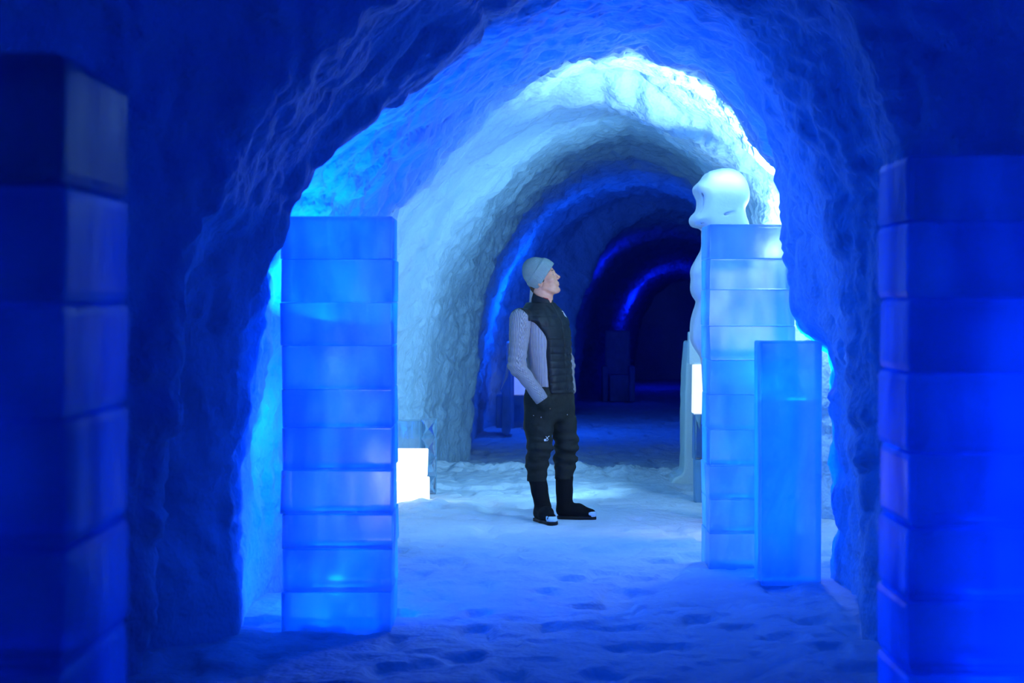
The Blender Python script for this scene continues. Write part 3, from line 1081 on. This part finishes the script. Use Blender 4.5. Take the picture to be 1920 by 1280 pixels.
# eyebrows and the cropped hair under the beanie
for sgn in (-1, 1):
    def eb(P, s=sgn):
        Q = P.copy()
        Q[:, 1] *= s
        d = np.minimum(sd_cap(Q, (0.1035, 0.012, 0.0505), (0.0985, 0.034, 0.0560), 0.0030, 0.0034), sd_cap(Q, (0.0985, 0.034, 0.0560), (0.0865, 0.050, 0.0510), 0.0034, 0.0018))
        return d
    v_, f_ = surf_nets(eb, (0.07, -0.06, 0.03), (0.12, 0.06, 0.07), 0.0018)
    mesh_obj('eyebrow', (HR @ v_.T).T + HO, f_, M_HAIR, body)


def hair_f(P):
    Q = P.copy()
    Q[:, 1] = np.abs(Q[:, 1])
    d = sd_ell(P, (0.002, 0, 0.050), (0.104, 0.0805, 0.092))
    d = smin(d, sd_cap(P, (-0.045, 0, -0.005), (-0.050, 0, -0.045), 0.052, 0.045), 0.03)
    side = sd_cap(Q, (0.006, 0.0715, 0.03), (0.008, 0.070, 0.006), 0.008, 0.005)
    d = smax(d, P[:, 0] - 0.03, 0.006)
    d = smax(d, P[:, 0] * 0.6 - P[:, 2] - 0.035, 0.006)
    return smin(d, side, 0.006) + 0.001 * vnoise(P * 180, 5)


v_, f_ = surf_nets(hair_f, (-0.12, -0.1, -0.12), (0.12, 0.1, 0.16), 0.0035)
mesh_obj('hair', (HR @ v_.T).T + HO, f_, M_HAIR, man)

# --- beanie
BO = np.array([-0.0226, 0.036, 1.732])
bz = np.array([-0.84, 0.02, 0.54])
bz /= np.linalg.norm(bz)
bx_ = np.array([0.54, -0.08, 0.84])
bx_ -= bz * (bx_ @ bz)
bx_ /= np.linalg.norm(bx_)
by_ = np.cross(bz, bx_)
BR = np.stack([bx_, by_, bz], axis=1)


def beanie_f(P):
    wob = 0.004 * vnoise(P * 18, 71)
    d = sd_ell(P, (-0.010, 0, 0.030), (0.1135, 0.097, 0.152)) + wob
    d = smax(d, -P[:, 2] + 0.03, 0.012)
    cuff = sd_ell(P, (-0.010, 0, 0.030), (0.1190, 0.1025, 0.162)) + wob * 0.6
    cuff = smax(cuff, P[:, 2] - 0.086, 0.010)
    cuff = smax(cuff, -P[:, 2] - 0.002, 0.010)
    return np.minimum(d, cuff)


v_, f_ = surf_nets(beanie_f, (-0.15, -0.13, -0.02), (0.13, 0.13, 0.21), 0.0036)
ang = np.arctan2(v_[:, 1], v_[:, 0] + 0.010) / (2 * PI)
bean = mesh_obj('beanie', (BR @ v_.T).T + BO, f_, M_BEANIE, man, uv=np.c_[ang, v_[:, 2]])
bean['label'] = 'grey green ribbed knit beanie with folded cuff'


# --- sweater: knit sides and back, two cable-knit sleeves
def knit_f(P):
    d = torso(P, 0.004)
    f, r_, z = toB(P)
    d = d + 0.004 * vnoise(P * np.array([9, 9, 16]), 81)
    d = smax(d, z - 1.53, 0.01)
    return smax(d, 0.925 - z, 0.01)


v_, f_ = surf_nets(knit_f, (-0.28, -0.28, 0.88), (0.25, 0.25, 1.64), 0.0065)
vb = np.stack(toB(v_), axis=1)
ang = np.arctan2(vb[:, 1], vb[:, 0] + 0.02) / (2 * PI)
M_KNIT2 = cloth_mat('grey_rib_knit_body', (0.33, 0.315, 0.35), 0.9, 'rib', 108, 0.7, 0.12)
sweater = mesh_obj('sweater', v_, f_, M_KNIT2, man, uv=np.c_[ang, v_[:, 2]])
sweater['label'] = 'light grey rib knit'


def sleeve(S, E, W, shift):
    def f(P):
        d = arm_d(P, S, E, W)
        ax = (W - E) / np.linalg.norm(W - E)
        fold = np.exp(-(np.linalg.norm(P - E, axis=1) / 0.11) ** 2)
        ph = (P @ np.array([0.3, 0.2, 1.0])) * 2 * PI / 0.055
        d = d + 0.006 * fold * np.sin(ph) + 0.005 * vnoise(P * np.array([11, 11, 18]), 87)
        low = (P - W) @ ax
        d = smax(d, low - 0.012, 0.012)
        # ribbed cuff drawn in
        return d
    lo = np.minimum(np.minimum(S, E), W) - 0.11
    hi = np.maximum(np.maximum(S, E), W) + 0.11
    v_, f_ = surf_nets(f, lo, hi, 0.006)
    v32 = v_.astype(np.float32)
    d1 = sd_cap(v32, S, E, 0.08, 0.058)
    d2 = sd_cap(v32, E, W, 0.058, 0.047)
    uv = np.zeros((len(v_), 2))
    L1 = np.linalg.norm(E - S)
    res = []
    for A_, C_, off in ((S, E, 0.0), (E, W, L1)):
        ax = (C_ - A_) / np.linalg.norm(C_ - A_)
        e1 = np.array([0, -1.0, 0]) - ax * (np.array([0, -1.0, 0]) @ ax)
        e1 /= np.linalg.norm(e1)
        e2 = np.cross(ax, e1)
        q = v_ - A_
        res.append((np.arctan2(q @ e2, q @ e1), off + q @ ax))
    wgt = np.clip(0.5 + (d1 - d2) / 0.06, 0, 1)
    a_ = np.arctan2((1 - wgt) * np.sin(res[0][0]) + wgt * np.sin(res[1][0]), (1 - wgt) * np.cos(res[0][0]) + wgt * np.cos(res[1][0]))
    u = 0.25 + shift + a_ / (2 * PI)
    v = (1 - wgt) * res[0][1] + wgt * res[1][1]
    return mesh_obj('sleeve', v_, f_, M_CABLE, sweater, uv=np.c_[u, v])


sleeve(RS, RE, RW, 0.05)
sleeve(LS, LE, LW, 0.30)


def vest_region(f, r_, z):
    side = 0.140 + 0.060 * smooth01(z, 1.26, 1.46)
    front = np.maximum(np.abs(r_) - side, -(f + 0.02))
    yoke = np.maximum(1.415 + 0.10 * np.clip(-(f + 0.06), 0, 0.1) - z, np.abs(r_) - 0.236)
    return smin(front, yoke, 0.02)


def vest_f(P):
    f, r_, z = toB(P)
    sp = np.where(z < 1.30, 0.050, 0.074)
    q = np.abs(np.sin(PI * (z - 0.93 + 0.004 * vnoise(P * 9, 7)) / sp))
    d = torso(P, 0.018)
    d = smin(d, np.minimum(sd_cap(P, RS, RE, 0.086, 0.060), sd_cap(P, LS, LE, 0.086, 0.060)), 0.02)
    d = d - 0.008 * np.sqrt(q) * (1 - smooth01(z, 1.42, 1.5)) + 0.004 * vnoise(P * np.array([24, 24, 10]), 97) + 0.004
    g = vest_region(f, r_, z)
    d = smax(d, g, 0.008)
    # zip line down the middle of the chest
    zipd = np.maximum(np.abs(r_ + 0.01) - 0.004, 1.20 - z)
    d = np.where((f > 0), d + 0.006 * np.exp(-(np.abs(r_ + 0.005) / 0.006) ** 2), d)
    d = smax(d, z - 1.545, 0.012)
    return smax(d, 0.905 + 0.03 * np.clip(-f, 0, 0.2) - z, 0.010)


v_, f_ = surf_nets(vest_f, (-0.34, -0.34, 0.88), (0.30, 0.34, 1.60), 0.0055)
vest = mesh_obj('vest', v_, f_, M_VEST, man)
vest['label'] = 'black quilted vest front and yoke'

CO_ = B(-0.078, 0, 0)


def collar_base(P, r0, r1):
    return sd_cap(P, B(-0.066, 0, 1.48), B(-0.072, 0, 1.70), r0, r1)


def collar_top(P):
    f, r_, z = toB(P)
    return z - (1.604 - 0.50 * (f + 0.07))


def collar_f(P):
    f, r_, z = toB(P)
    d = smax(collar_base(P, 0.092, 0.070), -collar_base(P, 0.082, 0.060), 0.004)
    d = smax(d, collar_top(P), 0.006)
    d = smax(d, -np.maximum(np.abs(r_) - 0.008 - 0.3 * np.clip(z - 1.53, 0, 1), -(f + 0.05)), 0.006)
    d = smax(d, 1.50 - z, 0.006)
    return d + 0.002 * vnoise(P * 40, 19)


v_, f_ = surf_nets(lambda P: smax(collar_f(P), -(toB(P)[0] + 0.098 - 0.25 * (P[:, 2] - 1.58)), 0.004), (-0.22, -0.14, 1.45), (0.10, 0.20, 1.70), 0.004)
mesh_obj('collar', v_, f_, M_VEST, vest)
v_, f_ = surf_nets(lambda P: smax(collar_f(P) - 0.001, toB(P)[0] + 0.096 - 0.25 * (P[:, 2] - 1.58), 0.004), (-0.22, -0.14, 1.45), (0.10, 0.20, 1.70), 0.004)
ang = np.arctan2(v_[:, 1], v_[:, 0] + 0.07) / (2 * PI)
mesh_obj('collar_back', v_, f_, cloth_mat('grey_collar_knit', (0.50, 0.49, 0.51), 0.9, 'rib', 50, 0.5, 0.1), sweater, uv=np.c_[ang, v_[:, 2]])


def lining_f(P):
    f, r_, z = toB(P)
    d = smax(collar_base(P, 0.0815, 0.0595), -collar_base(P, 0.077, 0.055), 0.002)
    d = smax(d, collar_top(P) - 0.004, 0.003)
    d = smax(d, -(f + 0.022), 0.003)
    d = smax(d, -(np.abs(r_) - 0.012), 0.003)
    return smax(d, 1.51 - z, 0.004)


v_, f_ = surf_nets(lining_f, (-0.2, -0.14, 1.48), (0.10, 0.2, 1.66), 0.003)
mesh_obj('collar_lining', v_, f_, M_RED, vest)['label'] = 'red collar lining'


def march(f, origin, direction, n=200, step=0.002):
    """first point along a line that lies on a surface"""
    o_, d_ = np.asarray(origin, float), np.asarray(direction, float)
    d_ = d_ / np.linalg.norm(d_)
    P = (o_[None] + d_[None] * (np.arange(n) * step)[:, None]).astype(np.float32)
    k = np.argmax(f(P) < 0)
    return P[k].astype(float)


def stroke(name, pts2, centre, ex, ey, nrm, rad, f, mat, parent):
    """a printed or stitched line that lies on the cloth"""
    bm = bmesh.new()
    for line in pts2:
        ring_prev = None
        P3 = []
        for (x, y) in line:
            p = np.asarray(centre) + np.asarray(ex) * x + np.asarray(ey) * y + np.asarray(nrm) * 0.08
            P3.append(march(f, p, -np.asarray(nrm)) + np.asarray(nrm) * rad * 0.3)
        for i, p in enumerate(P3):
            a_ = P3[max(i - 1, 0)]
            c_ = P3[min(i + 1, len(P3) - 1)]
            t_ = c_ - a_
            t_ /= np.linalg.norm(t_) + 1e-9
            s_ = np.cross(t_, nrm)
            s_ /= np.linalg.norm(s_) + 1e-9
            n_ = np.asarray(nrm)
            ring = [bm.verts.new(p + s_ * rad * math.cos(q) + n_ * rad * 0.6 * math.sin(q)) for q in np.linspace(0, 2 * PI, 7)[:-1]]
            if ring_prev:
                for q in range(6):
                    bm.faces.new((ring_prev[q], ring_prev[(q + 1) % 6], ring[(q + 1) % 6], ring[q]))
            else:
                bm.faces.new(ring)
            ring_prev = ring
        bm.faces.new(ring_prev[::-1])
    bmesh.ops.recalc_face_normals(bm, faces=bm.faces)
    return bm_obj(name, bm, mat, parent, smooth=True)


def circ(cx, cy, rx, ry, a0=0, a1=360, n=14):
    return [(cx + rx * math.cos(math.radians(a)), cy + ry * math.sin(math.radians(a))) for a in np.linspace(a0, a1, n)]


# chest mark: a hooked bar above a small ring with a tail
nc = B(1, 0, 0) - B(0, 0, 0)
ex = -(B(0, 1, 0) - B(0, 0, 0))
stroke('chest_emblem', [circ(0, 0, 0.008, 0.009), [(-0.010, 0.026), (-0.002, 0.027), (0.006, 0.021), (0.006, 0.014), (-0.006, 0.013)], [(0.004, -0.009), (0.010, -0.018)]],
       B(0.05, -0.110, 1.455), ex, np.array([0, 0, 1.0]), nc.astype(float), 0.0034, vest_f, M_MARK, vest)


# --- trousers
def trouser_f(P):
    d = torso(P, 0.006)
    d = smax(d, 0.70 - P[:, 2], 0.05)
    d = smin(d, leg_d(P, R_LEG), 0.035)
    d = smin(d, leg_d(P, L_LEG), 0.035)
    # bulges of the hands in the side pockets
    d = smin(d, sd_cap(P, RW + RHd * 0.12, RW + RHd * 1.4, 0.050, 0.046), 0.03)
    d = smin(d, sd_cap(P, LW + LHd * 0.3, LW + LHd * 1.4, 0.044, 0.044), 0.03)
    z = P[:, 2]
    # folds: slack rings round the knee and shin, softer creases above
    bunch = np.exp(-((z - 0.47) / 0.13) ** 2) * np.where(P[:, 0] > 0.02, 1.0, 0.45)
    ph = z * 2 * PI / 0.072 + 2.2 * vnoise(P * np.array([7, 7, 3]), 101) + P[:, 0] * 9
    d = d - 0.011 * bunch * np.sin(ph)
    d = d + 0.007 * fbm(P * np.array([10, 10, 13]), 3, 103)
    wr = np.abs(vnoise((P + 0.05 * np.stack([vnoise(P * 8, 151), vnoise(P * 8, 152), vnoise(P * 8, 153)], axis=1)) * np.array([11, 11, 26]), 157))
    d = d + 0.009 * (0.35 - wr) * (0.5 + bunch)
    hem = np.exp(-((z - 0.30) / 0.02) ** 2)
    d = d + 0.004 * hem
    d = smax(d, 0.283 - z, 0.010)
    return smax(d, z - 0.955, 0.008)


v_, f_ = surf_nets(trouser_f, (-0.30, -0.34, 0.26), (0.30, 0.34, 0.98), 0.0065)
trs = mesh_obj('trousers', v_, f_, M_TROUSER, man)
trs['label'] = 'dark olive black outdoor trousers'
camd = np.array([0, -1.0, 0])
stroke('knee_emblem', [[(-0.016, -0.016), (-0.004, -0.006), (0.006, 0.006), (0.018, 0.014)], [(-0.008, 0.012), (0.002, 0.0), (0.010, -0.010)],
                       circ(-0.013, -0.013, 0.006, 0.006), [(-0.010, -0.018), (0.002, -0.018), (0.009, -0.011)]],
       np.array([-0.020, -0.12, 0.595]), np.array([1.0, 0, 0]), np.array([0, 0, 1.0]), camd, 0.0024, trouser_f, M_MARK, trs)
for u_, z_ in ((-0.113, 0.753), (-0.060, 0.742), (0.126, 0.752)):
    stroke('snap', [circ(0, 0, 0.0025, 0.0025, n=6)], np.array([u_, -0.14, z_]), np.array([1.0, 0, 0]), np.array([0, 0, 1.0]), camd, 0.0022, trouser_f, M_METAL, trs)
# hem drawcord at the calf, with its toggle
stroke('drawcord', [[(0, 0.01), (-0.004, -0.012), (0.004, -0.03), (0.010, -0.012), (0.006, 0.008)]], np.array([0.055, 0.02, 0.30]), np.array([1.0, 0, 0]), np.array([0, 0, 1.0]), camd, 0.003, trouser_f, M_BOOT, trs)


# --- boots
def boot(top, ankle, heel, toe, r_top):
    top, ankle, heel, toe = [np.array(q, np.float32) for q in (top, ankle, heel, toe)]
    mid = heel * 0.45 + toe * 0.55

    def up(P):
        d = sd_cap(P, top, ankle, r_top, 0.058)
        d = smin(d, sd_cap(P, heel + [0, 0, 0.055], mid + [0, 0, 0.062], 0.050, 0.050), 0.03)
        d = smin(d, sd_cap(P, mid + [0, 0, 0.055], toe + [0, 0, 0.036], 0.048, 0.038), 0.025)
        d = d + 0.004 * vnoise(P * np.array([14, 14, 20]), 111)
        d = smax(d, P[:, 2] - top[2] + 0.0, 0.008)
        return smax(d, 0.016 - P[:, 2], 0.006)

    def sole(P):
        Q = P.copy()
        Q[:, 2] = 0
        h0, m0, t0 = heel * [1, 1, 0], mid * [1, 1, 0], toe * [1, 1, 0]
        d = smin(sd_cap(Q, h0, m0, 0.048, 0.050), sd_cap(Q, m0, t0, 0.050, 0.042), 0.02)
        return smax(d, np.abs(P[:, 2] - 0.010) - 0.014, 0.006)

    pts = np.stack([top, ankle, heel, toe])
    lo, hi = pts.min(axis=0) - 0.09, pts.max(axis=0) + 0.09
    lo[2] = -0.02
    v_, f_ = surf_nets(up, lo, hi, 0.006)
    b_ = mesh_obj('boot', v_, f_, M_BOOT, man)
    hi2 = hi.copy()
    hi2[2] = 0.05
    v_, f_ = surf_nets(sole, lo, hi2, 0.005)
    mesh_obj('sole', v_, f_, M_SOLE, b_)

    def crust(P):
        d = np.abs(up(P) - 0.001) - 0.003
        dirn = (toe - heel) / np.linalg.norm(toe - heel)
        t_ = (P - toe) @ dirn
        g = -(t_ - 0.004) + 0.030 * vnoise(P * 45, 121)
        return np.maximum(np.maximum(d, g), np.abs(P[:, 2] - 0.036) - 0.022)
    v_, f_ = surf_nets(crust, toe - [0.07, 0.07, 0.02], toe + [0.07, 0.07, 0.09], 0.0035)
    if len(v_):
        mesh_obj('snow_crust', v_, f_, M_SNOW, b_)
    return b_


boot((-0.088, -0.055, 0.31), (-0.045, -0.035, 0.10), (-0.068, -0.020, 0.0), (0.014, -0.235, 0.0), 0.063)
boot((0.110, 0.110, 0.31), (0.110, 0.118, 0.10), (0.105, 0.120, 0.0), (0.295, 0.080, 0.0), 0.064)


# ------------------------------------------------------------------ lamps
def lamp(name, kind, loc, energy, col, size=0.08, target=None, spot=None, blend=0.6):
    l = bpy.data.lights.new(name, kind)
    l.energy = energy
    l.color = col
    if kind == 'AREA':
        l.size = size
    else:
        l.shadow_soft_size = size
    o = bpy.data.objects.new(name, l)
    o.location = loc
    if target is not None:
        d = Vector(target) - Vector(loc)
        o.rotation_euler = d.to_track_quat('-Z', 'Y').to_euler()
    if kind == 'SPOT':
        l.spot_size = math.radians(spot)
        l.spot_blend = blend
    COL.objects.link(o)
    return o


WHITE = (0.54, 0.81, 1.0)
BLUE = (0.0, 0.11, 1.0)
DEEP = (0.0, 0.05, 1.0)


def tube(name, x, y, z0, z1, energy, col, wdt=0.25, face=1):
    """a strip lamp frozen upright inside a pillar, shining to its back"""
    l = bpy.data.lights.new(name, 'AREA')
    l.shape = 'RECTANGLE'
    l.size = wdt
    l.size_y = z1 - z0
    l.energy = energy
    l.color = col
    o = bpy.data.objects.new(name, l)
    o.location = (x, y, (z0 + z1) / 2)
    o.rotation_euler = (PI / 2 * face, 0, 0)
    COL.objects.link(o)
    return o


# white lamp hidden behind the tall right pillar, washing up the vault
lamp('white_light', 'SPOT', (1.72, 12.85, 1.97), 380, WHITE, 0.05, (1.60, 13.06, 2.90), 114, 0.6)
lamp('white_light', 'POINT', (1.80, 14.0, 1.92), 34, WHITE, 0.04)  # added behind the figure's head to whiten the vault's lower right
lamp('white_light', 'SPOT', (1.28, 12.45, 0.95), 80, (0.40, 0.70, 1.0), 0.06, (-0.95, 14.7, 1.45), 90, 0.5)  # added fill for the left chamber wall and the man
lamp('niche_lamp', 'SPOT', (1.62, 15.75, 1.05), 150, (0.34, 0.70, 1.0), 0.06, (-0.75, 16.6, 1.35), 130, 0.5)
lamp('portrait_fill', 'SPOT', (1.30, 12.40, 1.5), 24, (1.0, 0.76, 0.70), 0.05, (0.26, 14.1, 1.35), 36, 0.6)  # added warm fill aimed at the man, no such source there
lamp('white_light', 'AREA', (-0.82, 12.3, 1.1), 8, WHITE, 0.2, (-0.62, 15.5, 2.0))  # unseen fill added behind the left pillar to brighten the left wall
lamp('white_light', 'AREA', (1.42, 12.75, 1.5), 1.2, (0.7, 0.85, 1.0), 0.5, (1.42, 11.9, 1.5))  # added to shine through the right pillar and turn its blocks pale
lamp('floor_fill', 'SPOT', (1.60, 12.75, 0.7), 14, (1.0, 0.86, 1.0), 0.05, (0.75, 14.1, 0.0), 80, 0.7)  # added to make the white patch on the floor by the pillar
# blue strips in the pillars
tube('pillar_strip', (at(528, 0, YL)[0] + at(735, 0, YL)[0]) / 2, YL + 0.22, 0.1, 1.9, 60, BLUE)
tube('pillar_strip', (at(1331, 0, YR)[0] + at(1492, 0, YR)[0]) / 2, YR + 0.22, 0.1, 1.9, 36, (0.0, 0.2, 1.0))
tube('pillar_strip', (sx0 + sx1) / 2, YS + 0.12, 0.1, 1.2, 14, BLUE)
tube('pillar_strip', at(1703, 0, YN)[0] + 0.3, YN + 0.2, 0.1, 1.9, 13, DEEP)
o = tube('pillar_strip', at(1703, 0, YN)[0] + 0.2, YN + 0.22, 0.05, 1.5, 7, DEEP)
o.rotation_euler = (PI / 2, 0, -PI / 2)
tube('pillar_strip', at(118, 0, YF)[0] - 0.3, YF + 0.25, 0.1, 1.75, 7, DEEP)
# blue lamps tucked behind the pillars at both feet of the arch
lamp('blue_arch_lamp', 'POINT', (-0.88, 10.05, 0.14), 12, BLUE, 0.05)
lamp('blue_arch_lamp', 'AREA', (-0.92, 10.02, 1.45), 40, BLUE, 0.25, (-0.70, 10.2, 2.7))
lamp('blue_arch_lamp', 'AREA', (-1.0, 10.1, 0.9), 10, BLUE, 0.25, (-1.15, 10.8, 0.9))
lamp('blue_arch_lamp', 'AREA', (1.62, 11.40, 1.0), 30, BLUE, 0.1, (1.60, 11.3, 2.4))
# blue hall light from unseen sources; the spot is added to brighten the floor
lamp('hall_fill', 'POINT', (0.2, 6.3, 3.3), 10, DEEP, 0.15)
lamp('hall_fill', 'SPOT', (0.3, 7.6, 3.1), 60, BLUE, 0.12, (0.25, 9.9, 0.0), 75, 0.8)
lamp('hall_fill', 'POINT', (1.45, 6.2, 0.4), 10, DEEP, 0.10)
# far tunnel; the far ones are unseen fill, added to lift its dark end
lamp('far_fill', 'POINT', (1.62, 31.05, 0.5), 0.7, (0.0, 0.02, 1.0), 0.05)
lamp('far_fill', 'POINT', (1.6, 30.3, 2.0), 3, (0.0, 0.012, 1.0), 0.1)
lamp('tunnel_lamp', 'POINT', (0.35, 24.0, 1.5), 40, (0.0, 0.10, 1.0), 0.1)
lamp('far_fill', 'POINT', (2.4, 36.5, 1.5), 9, (0.0, 0.012, 1.0), 0.1)
